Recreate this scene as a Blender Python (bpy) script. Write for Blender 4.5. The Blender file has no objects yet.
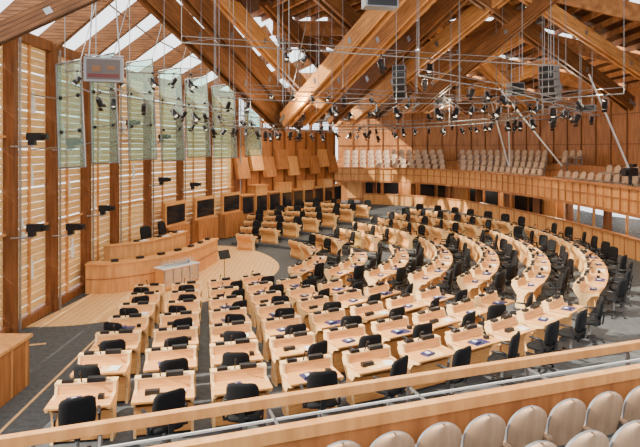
import bpy, math, random, bmesh
from mathutils import Vector, Matrix
random.seed(4)
S=bpy.context.scene
COL=S.collection
# ---------------------------------------------------------------- materials
def nt(name):
    m=bpy.data.materials.new(name); m.use_nodes=True
    t=m.node_tree; b=t.nodes['Principled BSDF']; return m,t,b
def soften(c,k=.10):
    l=.3*c[0]+.59*c[1]+.11*c[2]
    return tuple(x+(l-x)*k for x in c)
def wood(name,c1,c2,scale=(1,14,14),rough=.45,stripe=0,saxis='Z',dark=.6):
    c1=soften(c1); c2=soften(c2)
    m,t,b=nt(name); N=t.nodes; L=t.links
    tc=N.new('ShaderNodeTexCoord'); mp=N.new('ShaderNodeMapping'); mp.inputs['Scale'].default_value=scale
    L.new(tc.outputs['Object'],mp.inputs['Vector'])
    no=N.new('ShaderNodeTexNoise'); no.inputs['Scale'].default_value=1.3; no.inputs['Detail'].default_value=5
    L.new(mp.outputs[0],no.inputs['Vector'])
    cr=N.new('ShaderNodeValToRGB'); cr.color_ramp.elements[0].color=(*c2,1); cr.color_ramp.elements[1].color=(*c1,1)
    cr.color_ramp.elements[0].position=.3; cr.color_ramp.elements[1].position=.68
    L.new(no.outputs['Fac'],cr.inputs[0]); out=cr.outputs[0]
    if stripe:
        w=N.new('ShaderNodeTexWave'); w.bands_direction=saxis; w.inputs['Scale'].default_value=stripe; w.inputs['Distortion'].default_value=0
        L.new(tc.outputs['Object'],w.inputs['Vector'])
        c=N.new('ShaderNodeValToRGB'); c.color_ramp.elements[0].color=(dark,dark,dark,1); c.color_ramp.elements[0].position=.02
        c.color_ramp.elements[1].position=.14; c.color_ramp.elements[1].color=(1,1,1,1)
        L.new(w.outputs['Fac'],c.inputs[0])
        mx=N.new('ShaderNodeMixRGB'); mx.blend_type='MULTIPLY'; mx.inputs[0].default_value=1
        L.new(out,mx.inputs[1]); L.new(c.outputs[0],mx.inputs[2]); out=mx.outputs[0]
    L.new(out,b.inputs['Base Color']); b.inputs['Roughness'].default_value=rough; b.inputs['Specular IOR Level'].default_value=.25
    return m
def plain(name,c,rough=.5,metal=0,var=.15,sc=20,spec=.3):
    m,t,b=nt(name); N=t.nodes; L=t.links
    no=N.new('ShaderNodeTexNoise'); no.inputs['Scale'].default_value=sc; no.inputs['Detail'].default_value=3
    tc=N.new('ShaderNodeTexCoord'); L.new(tc.outputs['Object'],no.inputs['Vector'])
    cr=N.new('ShaderNodeValToRGB'); cr.color_ramp.elements[0].color=(*[x*(1-var) for x in c],1); cr.color_ramp.elements[1].color=(*[min(1,x*(1+var)) for x in c],1)
    L.new(no.outputs['Fac'],cr.inputs[0]); L.new(cr.outputs[0],b.inputs['Base Color'])
    b.inputs['Roughness'].default_value=rough; b.inputs['Metallic'].default_value=metal; b.inputs['Specular IOR Level'].default_value=spec
    return m
def glassm(name,c,mixf=.25,rough=.05):
    m=bpy.data.materials.new(name); m.use_nodes=True; t=m.node_tree; N=t.nodes; L=t.links
    N.clear(); o=N.new('ShaderNodeOutputMaterial'); tr=N.new('ShaderNodeBsdfTransparent'); tr.inputs[0].default_value=(*c,1)
    g=N.new('ShaderNodeBsdfPrincipled'); g.inputs['Base Color'].default_value=(c[0]*.8,c[1]*.8,c[2]*.8,1); g.inputs['Roughness'].default_value=rough
    mx=N.new('ShaderNodeMixShader'); mx.inputs[0].default_value=mixf
    L.new(tr.outputs[0],mx.inputs[1]); L.new(g.outputs[0],mx.inputs[2]); L.new(mx.outputs[0],o.inputs[0]); return m
def emit(name,c,s):
    m,t,b=nt(name); b.inputs['Base Color'].default_value=(*c,1); b.inputs['Emission Color'].default_value=(*c,1); b.inputs['Emission Strength'].default_value=s; return m
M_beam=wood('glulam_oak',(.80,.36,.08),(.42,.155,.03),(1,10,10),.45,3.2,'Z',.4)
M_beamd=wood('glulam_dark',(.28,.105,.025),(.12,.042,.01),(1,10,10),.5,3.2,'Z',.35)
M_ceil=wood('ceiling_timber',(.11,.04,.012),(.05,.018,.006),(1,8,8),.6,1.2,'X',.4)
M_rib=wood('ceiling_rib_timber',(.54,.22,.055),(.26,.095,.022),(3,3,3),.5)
M_wall=wood('panel_oak',(.50,.19,.042),(.28,.095,.02),(6,6,.8),.45)
M_wallL=wood('fascia_oak',(.74,.34,.085),(.52,.21,.045),(6,6,.8),.4)
M_slat=wood('louvre_ash',(.92,.58,.22),(.76,.43,.13),(5,2,12),.5)
M_post=wood('post_oak',(.26,.09,.02),(.13,.042,.01),(9,9,.7),.5)
M_desk=wood('desk_oak',(.84,.39,.09),(.62,.25,.05),(2,14,14),.38)
M_desk2=wood('desk_sycamore',(.93,.60,.25),(.80,.45,.15),(2,12,12),.38)
M_seat=wood('seat_ply',(.56,.36,.22),(.40,.24,.135),(8,2,2),.5)
M_floorw=wood('oak_floor',(.90,.54,.20),(.74,.39,.12),(2,12,1),.35,1.6,'X',.7)
M_strip=wood('floor_strip_oak',(.75,.48,.2),(.6,.34,.13),(2,2,1),.4)
M_black=plain('black_fabric',(.007,.007,.008),.8,spec=.2)
M_pl=plain('black_plastic',(.012,.012,.014),.4)
M_leather=plain('blue_leather',(.03,.035,.11),.4)
M_paper=plain('paper',(.75,.75,.72),.7,0,.03)
M_steel=plain('brushed_steel',(.34,.35,.36),.35,.8)
M_rig=plain('rig_steel',(.25,.25,.25),.4,.6)
M_white=plain('white_painted_steel',(.7,.7,.69),.4,.1)
M_grey=plain('grey_casing',(.20,.20,.21),.4,.2)
M_red=plain('red_picture',(.10,.02,.02),.6)
M_pic=plain('brown_picture',(.16,.07,.03),.6)
M_carp=plain('carpet',(.072,.076,.080),.95,0,.6,9)
M_dark=plain('dark_glass',(.012,.014,.018),.12,0,.1)
M_glass=glassm('fin_glass',(.76,.94,.86),.18)
M_clear=glassm('window_glass',(.95,.98,1),.10)
M_lamp=emit('lamp_lens',(1,.9,.7),1.5)
M_scr=emit('monitor_picture',(.05,.035,.03),.5)
# ---------------------------------------------------------------- mesh builder
class MB:
    def __init__(s,mats=()): s.v=[];s.f=[];s.m=[];s.mats=list(mats);s.sm=[]
    def add(s,vs,fs,mat,smooth=False):
        o=len(s.v); s.v+= [tuple(v) for v in vs]
        if mat not in s.mats: s.mats.append(mat)
        mi=s.mats.index(mat)
        for f in fs: s.f.append([o+i for i in f]); s.m.append(mi); s.sm.append(smooth)
    def box(s,c,d,mat,rz=0,M=None,taper=1):
        vs=[]
        for z in(-1,1):
            k=taper if z>0 else 1
            for x,y in((-1,-1),(1,-1),(1,1),(-1,1)): vs.append(Vector((x*d[0]/2*k,y*d[1]/2*k,z*d[2]/2)))
        Rm=M if M else Matrix.Rotation(rz,3,'Z')
        vs=[Rm@v+Vector(c) for v in vs]
        s.add(vs,[(3,2,1,0),(4,5,6,7),(0,1,5,4),(1,2,6,5),(2,3,7,6),(3,0,4,7)],mat)
    def beam(s,p,q,w,h,mat):
        p=Vector(p);q=Vector(q);d=(q-p);L=d.length;d.normalize()
        up=Vector((0,0,1)) if abs(d.z)<.98 else Vector((0,1,0))
        y=up.cross(d).normalized(); z=d.cross(y)
        M=Matrix((d,y,z)).transposed(); s.box((p+q)/2,(L,w,h),mat,M=M)
    def tube(s,p,q,r,mat,n=8,r2=None):
        p=Vector(p);q=Vector(q);d=(q-p).normalized(); r2=r if r2 is None else r2
        up=Vector((0,0,1)) if abs(d.z)<.95 else Vector((1,0,0))
        a=up.cross(d).normalized(); b=d.cross(a)
        vs=[p+(a*math.cos(t)+b*math.sin(t))*r for t in [2*math.pi*i/n for i in range(n)]]+[q+(a*math.cos(t)+b*math.sin(t))*r2 for t in [2*math.pi*i/n for i in range(n)]]
        s.add(vs,[(i,(i+1)%n,n+(i+1)%n,n+i) for i in range(n)],mat,True)
        s.add(vs[:n],[tuple(range(n))[::-1]],mat); s.add(vs[n:],[tuple(range(n))],mat)
    def sup(s,c,d,mat,e=.35,M=None,nu=14,nv=8,bend=0):
        def sg(x,p): return math.copysign(abs(x)**p,x)
        vs=[]
        for j in range(nv+1):
            ph=-math.pi/2+math.pi*j/nv
            for i in range(nu):
                th=2*math.pi*i/nu
                x=sg(math.cos(ph),e)*sg(math.cos(th),e);y=sg(math.cos(ph),e)*sg(math.sin(th),e);z=sg(math.sin(ph),e)
                v=Vector((x*d[0]/2,y*d[1]/2,z*d[2]/2)); v.y+=bend*x*x
                if M: v=M@v
                vs.append(v+Vector(c))
        fs=[]
        for j in range(nv):
            for i in range(nu): fs.append((j*nu+i,j*nu+(i+1)%nu,(j+1)*nu+(i+1)%nu,(j+1)*nu+i))
        s.add(vs,fs,mat,True)
    def prismx(s,poly,x0,x1,mat):
        n=len(poly); vs=[(x0,y,z) for y,z in poly]+[(x1,y,z) for y,z in poly]
        s.add(vs,[(i,(i+1)%n,n+(i+1)%n,n+i) for i in range(n)],mat)
        s.add(vs,[tuple(range(n))[::-1],tuple(range(n,2*n))],mat)
    def prismz(s,poly,z0,z1,mat):
        n=len(poly); vs=[(x,y,z0) for x,y in poly]+[(x,y,z1) for x,y in poly]
        s.add(vs,[(i,(i+1)%n,n+(i+1)%n,n+i) for i in range(n)],mat)
        s.add(vs,[tuple(range(n))[::-1],tuple(range(n,2*n))],mat)
    def sweep(s,curve,prof,mat):
        n=len(prof); N=norms(curve); k=len(curve); vs=[]
        for (x,y),nn in zip(curve,N):
            for o,z in prof: vs.append((x+nn[0]*o,y+nn[1]*o,z))
        fs=[]
        for i in range(k-1):
            for j in range(n): fs.append((i*n+j,(i+1)*n+j,(i+1)*n+(j+1)%n,i*n+(j+1)%n))
        fs.append(tuple(range(n))); fs.append(tuple(range((k-1)*n,k*n))[::-1])
        s.add(vs,fs,mat)
    def mesh(s,name):
        me=bpy.data.meshes.new(name); me.from_pydata(s.v,[],s.f)
        for m in s.mats: me.materials.append(m)
        me.polygons.foreach_set('material_index',s.m); me.polygons.foreach_set('use_smooth',s.sm)
        me.update()
        bm=bmesh.new(); bm.from_mesh(me); bmesh.ops.recalc_face_normals(bm,faces=bm.faces); bm.to_mesh(me); bm.free()
        return me
    def obj(s,name,loc=(0,0,0),rz=0):
        return place(s.mesh(name),name,loc,rz)
def place(me,name,loc,rz=0,M=None,sc=1):
    o=bpy.data.objects.new(name,me)
    if M is not None: o.matrix_world=M
    else: o.location=loc; o.rotation_euler=(0,0,rz); o.scale=(sc,sc,sc)
    COL.objects.link(o); return o
def norms(c):
    r=[]
    for i in range(len(c)):
        a=Vector(c[max(0,i-1)]);b=Vector(c[min(len(c)-1,i+1)]); d=(b-a).normalized(); r.append((-d.y,d.x))
    return r
def cat(pts,n=8):
    P=[Vector(p) for p in pts]; P=[2*P[0]-P[1]]+P+[2*P[-1]-P[-2]]; out=[]
    for i in range(1,len(P)-2):
        for k in range(n):
            t=k/n;a,b,c,d=P[i-1:i+3]
            out.append(tuple(.5*((2*b)+(c-a)*t+(2*a-5*b+4*c-d)*t*t+(3*b-a-3*c+d)*t**3)))
    out.append(tuple(P[-2])); return out
def walk(curve,step,off=0,start=0):
    N=norms(curve); c=[(x+n[0]*off,y+n[1]*off) for (x,y),n in zip(curve,N)]
    res=[];acc=-start
    for i in range(len(c)-1):
        a=Vector(c[i]);b=Vector(c[i+1]);L=(b-a).length;t=0
        while acc+(L-t)>=step:
            t+=step-acc; acc=0; p=a.lerp(b,t/L); d=(b-a).normalized(); res.append((p.x,p.y,Vector((-d.y,d.x))))
        acc+=L-t
    return res
# ---------------------------------------------------------------- room layout
CX,CY=-6.0,22.5; AX=1.07
R=[5.6+1.49*i for i in range(7)]
TZ=[.12*i for i in range(7)]
ZT=TZ[-1]
def rowpt(r,a): return (CX+AX*r*math.cos(a),CY+r*math.sin(a))
def xw(Y):
    t=[(0,-8.3),(22,-8.3),(25.3,-7.7),(28,-6.95),(30.6,-6.0),(33,-5.0)]
    for (a,b),(c,d) in zip(t,t[1:]):
        if Y<=c: return b+(d-b)*(Y-a)/(c-a)
    return -5+(Y-33)*.61
b=MB([M_carp]); b.box((3,25,-.1),(36,60,.2),M_carp); b.obj('floor')
def farlim(r):
    a=math.radians(87)
    while True:
        x,y=rowpt(r,a)
        if x>max(-4.6,-4.2+(y-33)*.61): return a
        a-=.01
def startx(i): return .80+.29*i
b=MB([M_carp])
for i in range(1,7):
    r0=R[i]-.5; r1=26 if i==6 else R[i]+1.1
    a0=-math.acos(max(.1,startx(i)-.6)/(AX*r0)) ; a1=farlim(r0); n=48
    inn=[rowpt(r0,a0+(a1-a0)*k/n) for k in range(n+1)]
    if i<6:
        o0=-math.acos(max(.1,startx(i)-.6)/(AX*r1)); o1=farlim(r1)
        out=[rowpt(r1,o0+(o1-o0)*k/n) for k in range(n+1)]
    else:
        out=[]
        for k in range(n+1):
            a=a0-.05+(a1+.05-a0)*k/n; out.append(rowpt(r1,a))
        out[0]=(-4.4,0)
        out[-1]=(1.5,46)
    for k in range(n):
        q=[inn[k],inn[k+1],out[k+1],out[k]]
        b.prismz(q,TZ[i]-.12 if i<6 else 0.0,TZ[i],M_carp)
b.obj('floor_tiers')
b=MB([M_floorw,M_strip]); poly=cat([(-8.2,15.6),(-6.6,15.9),(-4.6,17.3),(-3.0,19.2),(-1.9,21.6),(-1.8,24.2),(-3,27.0),(-5,28.6),(-7.0,27.5)],6)
b.prismz(poly,0,.012,M_floorw); b.obj('floor_oak_dais')
b=MB([M_strip])
b.beam((-8.2,8.6,.006),(-4.6,9.7,.006),.09,.012,M_strip); b.beam((-5.6,9.3,.006),(-5.9,15.6,.006),.06,.012,M_strip); b.beam((-8,14.0,.006),(-7,14.3,.006),.1,.012,M_strip)
b.obj('trim_floor_strip')
# ---------------------------------------------------------------- left wall
PY=[9.6,12.3,14.9,17.2,19.7,22.3,25.0,27.8,30.4,33.0]
b=MB()
for y in PY:
    x=xw(y); b.box((x+.05,y,4.1),(.34,.2,8.2),M_post); b.box((x+.32,y,4.0),(.05,.05,8),M_steel)
    b.box((x-.1,y+.28,4.1),(.12,.1,8.2),M_post)
for y0,y1 in zip(PY,PY[1:]):
    for z,h in((.12,.24),(8.1,.3)): b.beam((xw(y0)-.02,y0,z),(xw(y1)-.02,y1,z),.26,h,M_post)
    for z in(2.7,5.3): b.beam((xw(y0)-.04,y0,z),(xw(y1)-.04,y1,z),.10,.06,M_wallL)
    ym=(y0+y1)/2; b.box((xw(ym)-.03,ym,4.1),(.08,.04,8),M_wallL)
b.obj('wall_left_frame')
b=MB()
for j,(y0,y1) in enumerate(zip(PY,PY[1:])):
    z=.3;k=0
    while z<7.9:
        g=.015 if k%5 else .05
        b.beam((xw(y0)-.1,y0,z+.1),(xw(y1)-.1,y1,z+.1),.03,.2,M_slat); z+=.2+g;k+=1
    b.beam((xw(y0)-.22,y0,4.1),(xw(y1)-.22,y1,4.1),.01,7.8,M_clear)
b.obj('wall_left')
b=MB()
prof=[(-.11,0),(.11,0),(.12,.3),(.10,.42),(.045,.5),(.045,.66),(-.045,.66),(-.045,.5),(-.10,.42),(-.12,.3)]
for y,z in[(16.2,3.9),(16.2,1.2),(16.3,6.0),(18.6,3.4),(18.2,5.2),(13.9,2.6),(21.2,4.6),(20.7,2.6),(24.0,3.7),(26.5,4.4),(13.6,5),(15.7,2.4),(18.9,1.3),(23.2,5.6)]:
    n=len(prof);x=xw(y)-.07
    vs=[(x,y+p,z+q) for p,q in prof]+[(x+.03,y+p,z+q) for p,q in prof]
    b.add(vs,[tuple(range(n))[::-1],tuple(range(n,2*n))]+[(i,(i+1)%n,n+(i+1)%n,n+i) for i in range(n)],M_paper)
b.obj('bottle_shaped_wall_inlays')
for y in(26.4,29.1,31.6):
    a=math.atan2(xw(y+.5)-xw(y-.5),1); b=MB()
    b.box((0,0,0),(.12,1.9,1.15),M_wallL); b.box((.07,0,0),(.04,1.6,.85),M_dark); b.box((0,0,-1.2),(.5,1.9,1.3),M_wall)
    b.obj('wall_screen',(xw(y)+.55,y,1.9),-a)
def ZC(Y): return 14.7-.1375*Y
b=MB()
for y in PY+[36,39,42]:
    x=xw(y); top=(x+4.4,y+.6,ZC(y)+.1)
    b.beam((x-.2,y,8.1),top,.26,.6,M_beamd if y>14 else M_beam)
for y0,y1 in zip(PY,PY[1:]):
    for t in(.33,.66):
        p=Vector((xw(y0),y0,8.3)).lerp(Vector((xw(y0)+4.4,y0+.6,ZC(y0)+.2)),t); q=Vector((xw(y1),y1,8.3)).lerp(Vector((xw(y1)+4.4,y1+.6,ZC(y1)+.2)),t)
        b.beam(p,q,.04,.04,M_steel)
b.obj('skylight_rafters')
def fin(name,x0,x1,y,zt,zb):
    b=MB()
    P=[Vector((x0+.1,y,zt)),Vector((x1-.1,y-.3,zt+.1)),Vector((x1+.12,y-.5,zb)),Vector((x0+.25,y-.15,zb-.05))]
    n=Vector((0,.02,0)); vs=[p for p in P]+[p+n for p in P]
    b.add(vs,[(0,1,2,3),(7,6,5,4),(0,4,5,1),(1,5,6,2),(2,6,7,3),(3,7,4,0)],M_glass)
    for i in range(4): b.tube(P[i],P[(i+1)%4],.028,M_rig,6)
    for t in(.33,.66):
        b.tube(P[0].lerp(P[3],t),P[1].lerp(P[2],t),.015,M_rig,6)
        for e in(.15,.85):
            c=P[0].lerp(P[3],t).lerp(P[1].lerp(P[2],t),e); b.sup(c+Vector((0,-.03,0)),(.12,.05,.12),M_pl,1,nu=8,nv=4)
    b.tube(P[0].lerp(P[3],.33),(xw(y)+.2,y+.2,P[0].z-.8),.02,M_steel,6); b.tube(P[0].lerp(P[3],.8),(xw(y)+.2,y+.2,P[3].z+.5),.02,M_steel,6)
    b.tube(P[1],P[1]+Vector((.5,0,1.8)),.012,M_steel,6)
    b.obj(name)
for (x0,x1,y,zt,zb) in[(-7.4,-6.4,15.5,7.3,4.5),(-7.5,-6.4,18,7.9,4.55),(-7.35,-6.1,21,8.2,4.6),(-7.0,-5.8,24,8.3,4.5),(-6.6,-5.3,27,8.3,4.6),(-5.9,-4.5,30,8.3,4.5),(-4.6,-3.5,33,8.3,4.6)]:
    fin('glass_fin',x0,x1,y,zt,zb)
# ---------------------------------------------------------------- far-left stepped wall
FW=[(-5.2,32.7),(-3.1,36.1),(-1.0,39.6),(1.1,43.0)]
b=MB()
b.sweep(FW,[(0,0),(.3,0),(.3,6.3),(0,6.3)],M_wall)
d=(Vector(FW[-1])-Vector(FW[0])); Lw=d.length; d.normalize(); nrm=Vector((d.y,-d.x)); ang=math.atan2(d.y,d.x)
def fwp(t,o): p=Vector(FW[0])+d*t+nrm*o; return p
for i in range(9):
    t=.7+i*1.33; p=fwp(t,.35); h=2.2+(.5 if i%2 else 0)
    b.box((p.x,p.y,h/2+.0),(1.15,.7,h),M_wallL if i%2 else M_wall,ang); b.box((p.x,p.y,h+.03),(1.25,.82,.06),M_wallL,ang)
    q=fwp(t,.72); b.box((q.x,q.y,1.65),(.98,.04,.95),M_dark,ang)
    p=fwp(t,.25); M=Matrix.Rotation(ang,3,'Z')@Matrix.Rotation(-.22,3,'X')
    b.box((p.x,p.y,3.9+(.35 if i%2 else -.1)),(1.1,.22,1.3),M_wallL if i%3==1 else M_wall,M=M)
    b.box((fwp(t+.66,.06).x,fwp(t+.66,.06).y,3.1),(.1,.12,6.2),M_post,ang)
b.obj('wall_back_left')
b=MB()
for i in range(9):
    p=fwp(.2+i*1.45,-.15); b.box((p.x,p.y,7.6),(.14,.2,2.8),M_post,ang)
b.sweep(FW,[(.1,6.3),(.12,6.3),(.12,9.2),(.1,9.2)],M_clear); b.obj('window_1')
# ---------------------------------------------------------------- gallery
G=cat([(1.1,42.6),(4,42.3),(7.2,40.3),(9.4,36.5),(10.8,31),(11.6,25),(11.7,20),(11.2,15.5)],8)
b=MB()
b.sweep(G,[(0,2.5),(.12,2.5),(.12,3.45),(0,3.45)],M_wallL)
b.sweep(G,[(-.1,3.45),(.22,3.45),(.22,3.54),(-.1,3.54)],M_wall)
b.sweep(G,[(-.06,2.42),(.14,2.42),(.14,2.55),(-.06,2.55)],M_wall)
b.sweep(G,[(-.03,3.0),(0,3.0),(0,3.06),(-.03,3.06)],M_wall)
for x,y,n in walk(G,.62):
    a=math.atan2(n.y,n.x); b.box((x-n.x*.03,y-n.y*.03,2.98),(.05,.05,.9),M_wall,a)
b.obj('gallery_front')
b=MB()
b.sweep(G,[(.1,2.42),(6.4,2.42),(6.4,2.6),(.1,2.6)],M_wall)
for k in range(1,5): b.sweep(G,[(.3+k*1.05,2.6),(6.4,2.6),(6.4,2.6+.35*k),(.3+k*1.05,2.6+.35*k)],M_wall)
b.obj('gallery_floor')
b=MB()
for x,y,n in walk(G,3.1,1.0): b.box((x,y,(2.42+ZT)/2),(.26,.26,2.42-ZT),M_post,math.atan2(n.y,n.x))
b.obj('gallery_columns')
b=MB()
b.sweep(G[:33],[(3.0,ZT),(3.2,ZT),(3.2,2.42),(3.0,2.42)],M_wall)
for i,(x,y,n) in enumerate(walk(G[:33],1.5,2.96)):
    a=math.atan2(n.y,n.x); b.box((x,y,1.62),(.06,1.2,1.35),M_dark if i%3 else M_wallL,a)
b.obj('wall_under_gallery')
b=MB()
b.sweep(G[32:],[(3,ZT),(3.03,ZT),(3.03,2.42),(3,2.42)],M_clear)
for x,y,n in walk(G[32:],1.3,3): b.box((x,y,(2.42+ZT)/2),(.12,.08,2.42-ZT),M_wallL,math.atan2(n.y,n.x))
b.obj('window_2')
b=MB(); b.sweep(G[6:],[(.3,ZT),(.4,ZT),(.4,ZT+.75),(.3,ZT+.75)],M_wallL); b.sweep(G[6:],[(.24,ZT+.75),(.46,ZT+.75),(.46,ZT+.82),(.24,ZT+.82)],M_wall)
for x,y,n in walk(G[6:],.8,.29): b.box((x,y,ZT+.37),(.03,.04,.74),M_wall,math.atan2(n.y,n.x))
b.obj('curved_balustrade')
b=MB()
b.sweep(G,[(6.4,2.6),(6.6,2.6),(6.6,11.5),(6.4,11.5)],M_wall)
for i,(x,y,n) in enumerate(walk(G,1.3,6.36)): b.box((x,y,7),(.07,.06,9),M_post,math.atan2(n.y,n.x))
for z in(5.2,6.9): b.sweep(G,[(6.34,z),(6.4,z),(6.4,z+.05),(6.34,z+.05)],M_post)
b.obj('wall_right')
def seatmesh(nm):
    b=MB(); nu,nv=10,16
    def wv(v):
        w=.205+.035*math.sin(v*math.pi*.9)
        if v>.6: w*=math.sqrt(max(0,1-((v-.6)/.401)**2.4))
        return w
    for side in(0,1):
        vs=[]
        for j in range(nv+1):
            v=1-(1-j/nv)**1.5; w=wv(v)
            for i in range(nu+1):
                u=-1+2*i/nu; vs.append((u*w,.04*(1-u*u)+.03*side+.10*v-.06,.40+v*.50))
        fs=[(j*(nu+1)+i,j*(nu+1)+i+1,(j+1)*(nu+1)+i+1,(j+1)*(nu+1)+i) for j in range(nv) for i in range(nu)]
        b.add(vs,fs,M_seat,True)
    ed=[]
    for j in range(nv+1):
        v=1-(1-j/nv)**1.5; ed.append((wv(v),.10*v-.06,.40+v*.50))
    L=ed+[(-x,y,z) for x,y,z in ed[::-1]]; vs=L+[(x,y+.03,z) for x,y,z in L]; n=len(L)
    b.add(vs,[(i,i+1,n+i+1,n+i) for i in range(n-1)],M_grey)
    b.sup((0,-.23,.43),(.46,.42,.07),M_seat,.45,M=Matrix.Rotation(.06,3,'X'))
    b.sup((0,-.22,.475),(.38,.34,.04),M_grey,.5)
    for x in(-.24,.24): b.box((x,-.1,.52),(.03,.3,.03),M_seat); b.box((x,-.02,.26),(.03,.06,.52),M_steel)
    b.box((0,-.03,.38),(.48,.04,.04),M_steel); b.box((0,-.03,.012),(.48,.2,.024),M_steel)
    return b.mesh(nm)
SM=seatmesh('gallery_seat')
for k in range(0,5):
    for i,(x,y,n) in enumerate(walk(G,.66,.95+k*1.05,.2)):
        if y<17 or (i%15 in(13,14)): continue
        if k>=3 and y<33: continue
        if k==2 and 28<y<33: continue
        rz=math.atan2(n.y,n.x)-math.pi/2
        place(SM,'gallery_seat',(x,y,2.6+.35*k),rz,sc=.98)
# ---------------------------------------------------------------- near gallery
d0=Vector((.943,.331)); p0=Vector((-1.9,4.85))
NG=[tuple(p0+d0*t) for t in(-3.2,0,3,6,9)][::-1]
b=MB()
b.sweep(NG,[(-.05,2.53),(.03,2.53),(.03,2.62),(-.05,2.62)],M_wallL)
b.sweep(NG,[(.50,2.49),(.60,2.49),(.60,2.60),(.50,2.60)],M_wallL)
b.sweep(NG,[(.52,1.92),(.57,1.92),(.57,2.5),(.52,2.5)],M_wall)
b.sweep(NG,[(-.02,ZT),(.02,ZT),(.02,1.7),(-.02,1.7)],M_wall)
b.sweep(NG,[(-.02,1.7),(.52,1.7),(.52,1.75),(-.02,1.75)],M_carp)
b.sweep(NG,[(.22,2.50),(.236,2.50),(.236,2.52),(.22,2.52)],M_white)
for x,y,n in walk(NG,1.5,.25): b.box((x,y,2.51),(.50,.02,.02),M_rig,math.atan2(n.y,n.x))
for x,y,n in walk(NG,1.5,0): b.box((x,y,2.14),(.03,.04,.78),M_rig,math.atan2(n.y,n.x))
b.obj('gallery_parapet')
b=MB(); zz=[1.92,2.15,2.45,2.8,3.2]; oo=[.0,1.5,2.4,3.3,4.2,7]
for k in range(5): b.sweep(NG,[(oo[k] if k else .58,ZT),(oo[k+1],ZT),(oo[k+1],zz[k]),(oo[k] if k else .58,zz[k])],M_carp)
b.obj('near_gallery_floor')
for k,(off,z,sh) in enumerate([(1.08,1.92,0),(1.95,2.15,.2)]):
    for x,y,n in walk(NG,.45,off,sh):
        if x<-.05+k*.1: continue
        rz=math.atan2(n.y,n.x)-math.pi/2
        place(SM,'gallery_seat',(x,y,z),rz,sc=.87)
# ---------------------------------------------------------------- members desks + chairs
def deskmesh(nm,var):
    b=MB()
    W=.53
    side=[(-.40,.93),(-.24,.93),(-.20,.78),(.32,.76),(.32,.70),(.12,.64),(.00,.48),(-.03,.30),(.05,.0),(-.24,.0),(-.30,.14),(-.24,.34),(-.24,.50),(-.36,.68),(-.43,.82)]
    for x in(-W,W-.05): b.prismx(side,x,x+.05,M_desk2)
    fr=[(-.40,.93),(-.43,.82),(-.36,.68),(-.24,.50),(-.24,.34),(-.30,.14),(-.24,.0),(-.21,.0),(-.27,.14),(-.21,.34),(-.21,.5),(-.33,.68),(-.40,.82),(-.37,.93)]
    b.prismx(fr,-W+.05,W-.05,M_desk)
    b.box((0,.06,.755),(2*W+.02,.56,.035),M_desk)
    b.box((0,-.33,.945),(2*W+.02,.18,.03),M_desk2)
    b.prismx([(-.23,.77),(-.21,.77),(-.25,.93),(-.27,.93)],-W+.05,W-.05,M_desk)
    b.box((-.18,-.28,.995),(.32,.12,.08),M_pl); b.box((.32,-.29,.985),(.2,.1,.06),M_pl)
    b.tube((.08,-.27,.96),(.08,-.16,1.18),.014,M_pl,5); b.tube((.08,-.16,1.18),(.08,-.08,1.20),.024,M_pl,6)
    b.box((0,.12,.776),(.46,.30,.008),M_leather if var==0 else M_desk2)
    if var!=2: b.box((.12,.1,.80),(.26,.2,.035),M_leather,.2); b.box((.12,.1,.82),(.08,.1,.01),M_paper,.2)
    if var==2: b.box((-.28,.12,.785),(.21,.26,.01),M_paper,-.15); b.box((.2,.05,.81),(.26,.1,.09),M_pl)
    if var==0: b.box((-.33,.05,.81),(.1,.1,.08),M_pl)
    b.box((0,.02,.3),(2*W-.1,.03,.5),M_desk)
    return b.mesh(nm)
DM=[deskmesh('member_desk',i) for i in range(3)]
def chairmesh(nm):
    b=MB()
    b.sup((0,0,.48),(.52,.50,.10),M_black,.45)
    M=Matrix.Rotation(-.14,3,'X')
    b.sup((0,.26,.80),(.50,.075,.50),M_black,.5,M=M,bend=-.06)
    b.box((0,.29,.55),(.08,.03,.22),M_pl,M=M)
    for x in(-.29,.29):
        b.beam((x,.16,.48),(x,.12,.70),.03,.05,M_pl); b.sup((x,.02,.71),(.06,.30,.04),M_pl,.5,nu=8,nv=4)
        b.box((x*.9,.14,.455),(.08,.05,.03),M_pl)
    b.tube((0,0,.12),(0,0,.44),.03,M_steel,8); b.tube((0,0,.08),(0,0,.16),.05,M_pl,8)
    for k in range(5):
        a=2*math.pi*k/5+.3; c,s_=math.cos(a),math.sin(a)
        b.beam((0,0,.12),(c*.29,s_*.29,.075),.045,.03,M_pl); b.sup((c*.29,s_*.29,.03),(.06,.06,.06),M_pl,1,nu=8,nv=4)
    return b.mesh(nm)
CM=chairmesh('office_chair')
aisles=[math.radians(x) for x in(-38,12,50)]
DS=.82
for i,r in enumerate(R):
    a=-math.acos(startx(i)/(AX*r)); a1=farlim(r)-.5/r
    k=0
    while a<a1:
        x,y=rowpt(r,a); skip=False
        for al in aisles:
            if abs(a-al)*r<.70 : skip=True
        if not skip:
            out=Vector((math.cos(a)/AX,math.sin(a))).normalized(); rz=math.atan2(out.y,out.x)-math.pi/2
            place(DM[(k*2+i)%3],'member_desk',(x,y,TZ[i]),rz,sc=DS)
            j=random.uniform(-.08,.08); q=.56+random.uniform(-.03,.08)
            place(CM,'office_chair',(x+out.x*q-out.y*j,y+out.y*q+out.x*j,TZ[i]),rz+random.uniform(-.45,.45),sc=.95)
        st=1.15
        a+=st/(r*math.sqrt((AX*math.sin(a))**2+math.cos(a)**2)); k+=1
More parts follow.
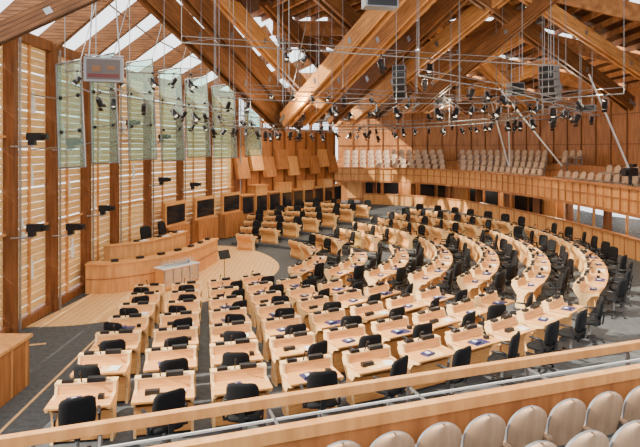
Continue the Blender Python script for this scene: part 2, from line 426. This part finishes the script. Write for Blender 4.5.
# ---------------------------------------------------------------- presiding officer's desk
PC=cat([(-8.0,19.1),(-7.0,19.3),(-5.8,20.4),(-4.9,22.3),(-4.5,24.6)],8)
b=MB()
b.sweep(PC,[(.8,0.012),(2.6,0.012),(2.6,.35),(.8,.35)],M_wall)
b.sweep(PC,[(0,.012),(.08,.012),(.08,1.0),(0,1.0)],M_wallL)
b.sweep(PC,[(-.06,1.0),(.55,.98),(.55,1.03),(-.06,1.05)],M_desk)
b.sweep(PC[2:-3],[(1.1,.35),(1.18,.35),(1.18,1.45),(1.1,1.45)],M_wallL)
b.sweep(PC[2:-3],[(1.02,1.45),(1.65,1.40),(1.65,1.44),(1.02,1.5)],M_desk)
b.sweep(PC,[(-.03,.5),(0,.5),(0,.53),(-.03,.53)],M_wall)
for x,y,n in walk(PC,.9,.3): b.box((x,y,1.08),(.18,.24,.08),M_pl,math.atan2(n.y,n.x))
for x,y,n in walk(PC[4:-4],1.2,1.35): b.box((x,y,1.5),(.2,.3,.06),M_pl,math.atan2(n.y,n.x)); b.box((x+.2,y,1.5),(.2,.3,.03),M_paper,math.atan2(n.y,n.x))
b.obj('presiding_officer_desk')
for x,y,n in walk(PC[4:-2],1.5,1.95,.9): place(CM,'office_chair',(x,y,.35),math.atan2(n.y,n.x)-math.pi/2,sc=1.4)
b=MB()
b.box((0,0,.38),(1.5,.5,.72),M_desk); b.box((0,0,.76),(1.6,.6,.04),M_white)
for x in(-.74,-.37,0,.37,.74): b.box((x,-.27,.42),(.03,.03,.6),M_steel)
b.box((0,-.28,.42),(1.5,.02,.55),M_clear); b.box((0,0,.87),(1.3,.3,.18),M_clear); b.tube((-.55,0,.84),(.5,0,.84),.025,M_steel); b.sup((.5,0,.85),(.14,.12,.14),M_steel,1)
b.obj('mace_table',(-5.15,20.2,.012),math.radians(52))
b=MB(); b.tube((0,0,.02),(0,0,1.15),.012,M_pl); b.box((0,0,1.2),(.45,.03,.32),M_pl,M=Matrix.Rotation(-.4,3,'X'))
for k in range(3): a=k*2.09; b.tube((0,0,.2),(.25*math.cos(a),.25*math.sin(a),.012),.01,M_pl,5)
b.obj('music_stand',(-3.4,19.9,.012),.8)
b=MB(); b.box((-7.2,10.6,.5),(2.1,2.5,1.0),M_wall); b.box((-7.2,10.6,1.03),(2.2,2.6,.06),M_wallL)
for i in range(5): b.box((-6.14,9.5+i*.55,.5),(.03,.04,.96),M_wallL)
b.obj('timber_partition')
# ---------------------------------------------------------------- ceiling
b=MB(); Y=4
while Y<50:
    y1=Y+4.6; z=ZC(Y+2.3); xl=xw(Y+2.3)+4.2 if Y<33 else xw(Y)+1.5
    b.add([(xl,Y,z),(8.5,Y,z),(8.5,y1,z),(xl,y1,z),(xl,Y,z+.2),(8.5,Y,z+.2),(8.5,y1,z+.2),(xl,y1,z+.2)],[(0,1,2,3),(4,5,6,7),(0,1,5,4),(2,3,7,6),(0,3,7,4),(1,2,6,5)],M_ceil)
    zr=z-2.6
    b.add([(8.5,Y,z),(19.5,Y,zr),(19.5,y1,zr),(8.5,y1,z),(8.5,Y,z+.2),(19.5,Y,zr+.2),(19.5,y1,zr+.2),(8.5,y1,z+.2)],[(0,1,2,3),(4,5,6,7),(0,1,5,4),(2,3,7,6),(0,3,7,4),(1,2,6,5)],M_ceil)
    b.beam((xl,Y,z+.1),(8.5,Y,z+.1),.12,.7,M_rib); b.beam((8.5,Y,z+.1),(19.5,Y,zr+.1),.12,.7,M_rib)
    x=xl; s=1 if int(Y/4.6)%2 else -1
    while x<8.2:
        b.beam((x,Y if s>0 else y1,z-.1),(min(x+2.6,8.5),y1 if s>0 else Y,z-.1),.09,.24,M_rib); x+=.8
    x=8.8
    while x<19:
        zz1=z-2.6*(x-8.5)/11; b.beam((x,Y,zz1-.1),(x,y1,zz1-.1),.1,.26,M_rib); x+=.85
    Y+=4.6
b.obj('ceiling')
# ---------------------------------------------------------------- roof trusses
def gbeam(p,q,w=.36,h=.6,mat=M_beam,name='roof_beam'):
    p=Vector(p);q=Vector(q);L=(q-p).length
    b=MB([mat])
    for s in(-1,1): b.box((L/2,s*w*.36,0),(L,w*.28,h),mat)
    b.box((L/2,0,0),(L*.985,w*.45,h*.55),mat)
    for t in(.03,.35,.65,.97): b.box((L*t,0,0),(.16,w*1.06,h*.35),M_steel)
    for t in(0,1):
        b.tube((L*t,-w*.62,0),(L*t,w*.62,0),.07,M_steel,10)
        e=-1 if t==0 else 1
        b.box((L*t-e*.1,0,0),(.5,w*1.08,h*.22),M_steel); b.tube((L*t,0,0),(L*t+e*.35,0,0),.05,M_steel,8)
    d=(q-p).normalized(); y=Vector((0,0,1)).cross(d).normalized(); z=d.cross(y)
    M=Matrix((d,y,z)).transposed().to_4x4(); M.translation=p
    place(b.mesh(name),name,None,M=M)
D=M_beamd
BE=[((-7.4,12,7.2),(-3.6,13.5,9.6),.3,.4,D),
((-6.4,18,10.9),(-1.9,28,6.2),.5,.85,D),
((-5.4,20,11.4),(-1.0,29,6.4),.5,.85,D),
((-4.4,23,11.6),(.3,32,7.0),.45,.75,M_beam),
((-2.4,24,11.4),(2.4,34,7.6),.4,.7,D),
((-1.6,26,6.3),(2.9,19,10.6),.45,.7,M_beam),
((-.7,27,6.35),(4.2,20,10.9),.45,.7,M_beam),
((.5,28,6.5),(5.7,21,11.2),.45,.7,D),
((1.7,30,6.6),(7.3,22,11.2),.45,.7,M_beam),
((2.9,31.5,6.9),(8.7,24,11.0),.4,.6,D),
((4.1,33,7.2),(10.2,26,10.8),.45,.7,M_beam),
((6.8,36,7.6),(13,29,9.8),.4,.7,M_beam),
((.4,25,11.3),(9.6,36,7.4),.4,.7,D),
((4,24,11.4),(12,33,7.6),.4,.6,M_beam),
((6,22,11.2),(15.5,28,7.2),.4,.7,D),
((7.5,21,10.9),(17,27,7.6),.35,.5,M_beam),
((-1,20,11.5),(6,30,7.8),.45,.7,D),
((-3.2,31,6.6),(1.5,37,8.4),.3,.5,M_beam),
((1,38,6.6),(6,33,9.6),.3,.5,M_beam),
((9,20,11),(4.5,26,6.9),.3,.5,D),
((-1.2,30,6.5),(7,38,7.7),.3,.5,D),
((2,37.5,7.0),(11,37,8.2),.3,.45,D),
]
for p,q,w,h,m in BE: gbeam(p,q,w,h,m)
b=MB()
nodes=[(-1.8,28,6.1),(-1.0,29,6.3),(-1.6,26,6.2),(.5,28,6.4),(1.7,30,6.5),(4.1,33,7.1),(.3,32,6.9),(2.4,34,7.5)]
for a,c in[(0,1),(2,3),(3,4),(4,5),(1,6),(6,7),(0,2),(1,3),(5,7),(6,4)]: b.tube(nodes[a],nodes[c],.035,M_steel,6)
for n_ in nodes: b.tube(n_,(n_[0],n_[1],ZC(n_[1])),.018,M_rig,5); b.tube(n_,(n_[0]+1.2,n_[1]-3,ZC(n_[1])-.2),.02,M_rig,5)
for p,q in[((11,36,8),(12.2,36,3.6)),((12.1,36,8),(12.2,36,3.6)),((12,25,8.3),(14.0,25,3.6)),((9.6,30,8.2),(13.4,31,4.0))]: b.tube(p,q,.045,M_white,8)
for k in range(46):
    x=random.uniform(-4,11); y=random.uniform(16,32); b.tube((x,y,ZC(y)-(0 if x<8.5 else .8)),(x,y,6.5+random.uniform(0,.8)),.012,M_rig,5)
b.obj('truss_tie_rods')
# ---------------------------------------------------------------- lighting rig
def rig(name,pts,gap=.2,step=1.7):
    b=MB()
    P=[Vector(p) for p in pts]
    for p,q in zip(P,P[1:]):
        u=Vector((0,0,gap)); b.tube(p,q,.022,M_rig,6); b.tube(p+u,q+u,.014,M_rig,6)
        n=max(1,int((q-p).length/step))
        for k in range(n):
            a=p.lerp(q,k/n);c=p.lerp(q,(k+.5)/n); b.tube(a,c+u,.008,M_rig,5)
    for p in P[::3]: b.tube(p,(p.x,p.y,ZC(p.y)+.0),.012,M_rig,5)
    b.obj(name)
    return P
def cat3(pts,n=5):
    xy=cat([(p[0],p[1]) for p in pts],n); xz=cat([(p[0],p[2]) for p in pts],n); return [(a[0],a[1],c[1]) for a,c in zip(xy,xz)]
rings=[cat3([(-6,15,6.5),(-5.4,18,6.5),(-4.2,22,6.45),(-2.5,27,6.4),(1,30.5,6.3),(5,30.5,6.3),(8.5,27,6.4),(10.2,22,6.5)]),
cat3([(-3.9,21,5.9),(-2.2,25.5,5.9),(.6,28.5,5.9),(4.2,28.3,6.0),(7.2,25,6.1),(8.6,20,6.3)]),
[(-4.2,17,8.2),(0,18.5,8.2),(4,19.5,8.1),(9,20.5,8)],[(-3,23,7.4),(2,24,7.3),(7,25,7.1),(12,26,6.9)],
[(2.4,33,6.2),(6,32,6.2),(9.5,29,6.3),(11.2,24,6.4)],[(3,17,7.2),(6.5,19,6.9),(10.5,21,6.2)],[(-6.6,14.5,7.0),(-5.9,17,7.3),(-4.0,20,7.6)],
cat3([(-5.2,22.5,6.1),(-4.0,26,6.0),(-2.4,29.5,5.95),(.5,32.5,5.9),(4,33.5,5.9)]),
[(-3.6,20,6.8),(1,21.5,6.7),(6,20,6.6),(9.5,17.5,6.7)],[(-1,26,7.0),(4,30,7.0),(10,31,7.0)]]
for r_ in rings: rig('lighting_truss',r_)
def spotmesh(nm):
    b=MB()
    Mr=Matrix.Rotation(.7,3,'X')
    b.tube(Mr@Vector((0,0,.18)),Mr@Vector((0,0,-.18)),.10,M_pl,10,.12); b.tube(Mr@Vector((0,0,-.18)),Mr@Vector((0,0,-.19)),.09,M_lamp,10)
    for x in(-.14,.14): b.box((x,0,.1),(.015,.04,.3),M_grey)
    b.box((0,0,.25),(.3,.04,.015),M_grey); b.tube((0,0,.25),(0,0,.38),.015,M_grey,6); b.box((0,0,.38),(.08,.08,.08),M_pl)
    for s_ in(-1,1): b.box(Mr@Vector((0,s_*.13,-.26)),(.2,.01,.14),M_pl,M=Mr)
    return b.mesh(nm)
SPM=spotmesh('stage_spotlight')
for ri,r_ in enumerate(rings):
    P=[Vector(p) for p in r_]
    for p,q in zip(P,P[1:]):
        n=max(1,int((q-p).length/.7)); dens=.8 if p.x>3 else .65
        if ri in(2,): dens=.35
        for k in range(n):
            if random.random()<dens:
                a=p.lerp(q,(k+random.uniform(.2,.8))/n); sc=random.uniform(.55,.9); place(SPM,'stage_spotlight',(a.x,a.y,a.z-.38*sc),random.uniform(-3,3),sc=sc)
def monitor(loc,rz,s=1):
    b=MB(); b.box((0,0,0),(1.0,.25,.66),M_grey); b.box((0,-.13,0),(.86,.01,.54),M_scr); b.box((0,.2,0),(.6,.2,.45),M_pl)
    b.box((0,-.137,-.17),(.8,.006,.10),M_red); b.box((-.18,-.137,.02),(.22,.006,.16),M_pic); b.box((.2,-.137,.05),(.2,.006,.10),M_pic)
    for x in(-.4,.4): b.tube((x,.1,.3),(x*.6,.1,2.8),.02,M_steel,6)
    b.tube((-.5,.1,.4),(.5,.1,.4),.02,M_steel,6); o=b.obj('hanging_monitor',loc,rz); o.scale=(s,s,s)
monitor((-5.4,14,6.95),.25,.92)
def array(name,loc,rz,n=5,w=.6):
    b=MB(); z=0;y=0
    for k in range(n):
        M=Matrix.Rotation(.09*k,3,'X'); b.box((0,y,z),(w,.4,.26),M_grey,M=M); b.box((0,y-.2,z-.005*k),(w*.88,.03,.2),M_pl,M=M); z-=.28; y+=.03*k
    b.tube((-w*.3,0,.1),(-w*.3,0,2.4),.015,M_steel,5); b.tube((w*.3,0,.1),(w*.3,0,2.4),.015,M_steel,5); b.obj(name,loc,rz)
array('speaker_array',(3.4,24,8.4),-.3,5,.55); array('speaker_array',(9,22,8.1),-.9,5,.65); array('speaker_array',(8.2,23.5,7.6),.2,2,.6)
array('hanging_speaker',(1.5,14,8.62),.2,1,.85); array('hanging_speaker',(10,24,7.6),-.6,1,.7); array('hanging_speaker',(5.4,26,7.4),.4,2,.5);array('hanging_speaker',(11.4,24,6.7),-.6,1,.8)
def wcam(loc,rz):
    b=MB(); b.box((0,0,0),(.4,.18,.2),M_pl); b.tube((-.2,0,0),(-.33,0,0),.07,M_pl,10,.09); b.box((.08,0,-.16),(.16,.16,.13),M_pl)
    b.tube((.08,0,-.16),(.08,.0,-.26),.035,M_steel); b.tube((.08,0,-.26),(.6,.1,-.26),.025,M_steel,6); b.obj('wall_camera',loc,rz)
for y,z in[(14.9,2.9),(17.2,5.2),(17.2,2.6),(19.7,2.9),(22.3,6.0),(25,3.6),(25,5.5),(27.8,3.2),(14.9,5.3)]: wcam((xw(y)+.8,y-.15,z),math.pi)
b=MB()
b.box((0,0,1.45),(.3,.6,.32),M_pl); b.tube((0,-.3,1.45),(0,-.55,1.45),.1,M_pl,12,.13); b.box((0,.2,1.7),(.16,.26,.14),M_pl); b.tube((.15,.3,1.4),(.3,.7,1.3),.015,M_pl,6)
b.tube((0,0,1.1),(0,0,1.3),.07,M_pl)
for k in range(3): a=k*2.09; b.tube((0,0,1.15),(.45*math.cos(a),.45*math.sin(a),0),.025,M_pl,6)
b.obj('television_camera',(12.3,22.2,2.6),-1.0)
# ---------------------------------------------------------------- lights
W=bpy.data.worlds.new('World'); S.world=W; W.use_nodes=True
bg=W.node_tree.nodes['Background']; bg.inputs[0].default_value=(.97,.985,1,1); bg.inputs[1].default_value=2.9
def lamp(t,loc,e,col=(1,.82,.58),**k):
    l=bpy.data.lights.new(t.lower()+'_lamp',t); l.energy=e; l.color=col
    o=bpy.data.objects.new(k.pop('name','stage_lamp'),l); o.location=loc
    for a,v in k.items(): setattr(l,a,v)
    COL.objects.link(o); return o
sun=lamp('SUN',(-20,10,30),13,(1,.91,.75),angle=.02,name='sun'); sun.rotation_euler=Vector((-1,-.35,.85)).to_track_quat('Z','Y').to_euler()
for i,x in enumerate((-3,1.5,6,10)):
    for y in(12,17,22,27,33): lamp('SPOT',(x,y,5.85),440,spot_size=2.5,spot_blend=.8,shadow_soft_size=.12)
for x,y in((-3,14),(3,16),(9,18),(-1,24),(6,26),(12,28),(2,34),(8,36),(-2,31)): lamp('POINT',(x,y,6.9),340,shadow_soft_size=.1,name='ceiling_fill_light')  # added fill points to brighten ceiling and beams, no real uplights here
for x,y in((6,43.5),(11.0,38),(13,31),(13.4,26),(13,22)): lamp('POINT',(x,y,2.2),90,shadow_soft_size=.06,name='soffit_fill_light')  # fill added under the gallery to lift the dark balustrade, not actual fittings
# ---------------------------------------------------------------- camera
c=bpy.data.cameras.new('camera'); o=bpy.data.objects.new('camera',c); COL.objects.link(o)
o.location=(0,0,5); o.rotation_euler=(math.pi/2,0,0); c.sensor_width=36; c.lens=36*560/640; c.shift_y=-(223.5-148)/640; c.clip_start=.05; c.clip_end=300
S.camera=o
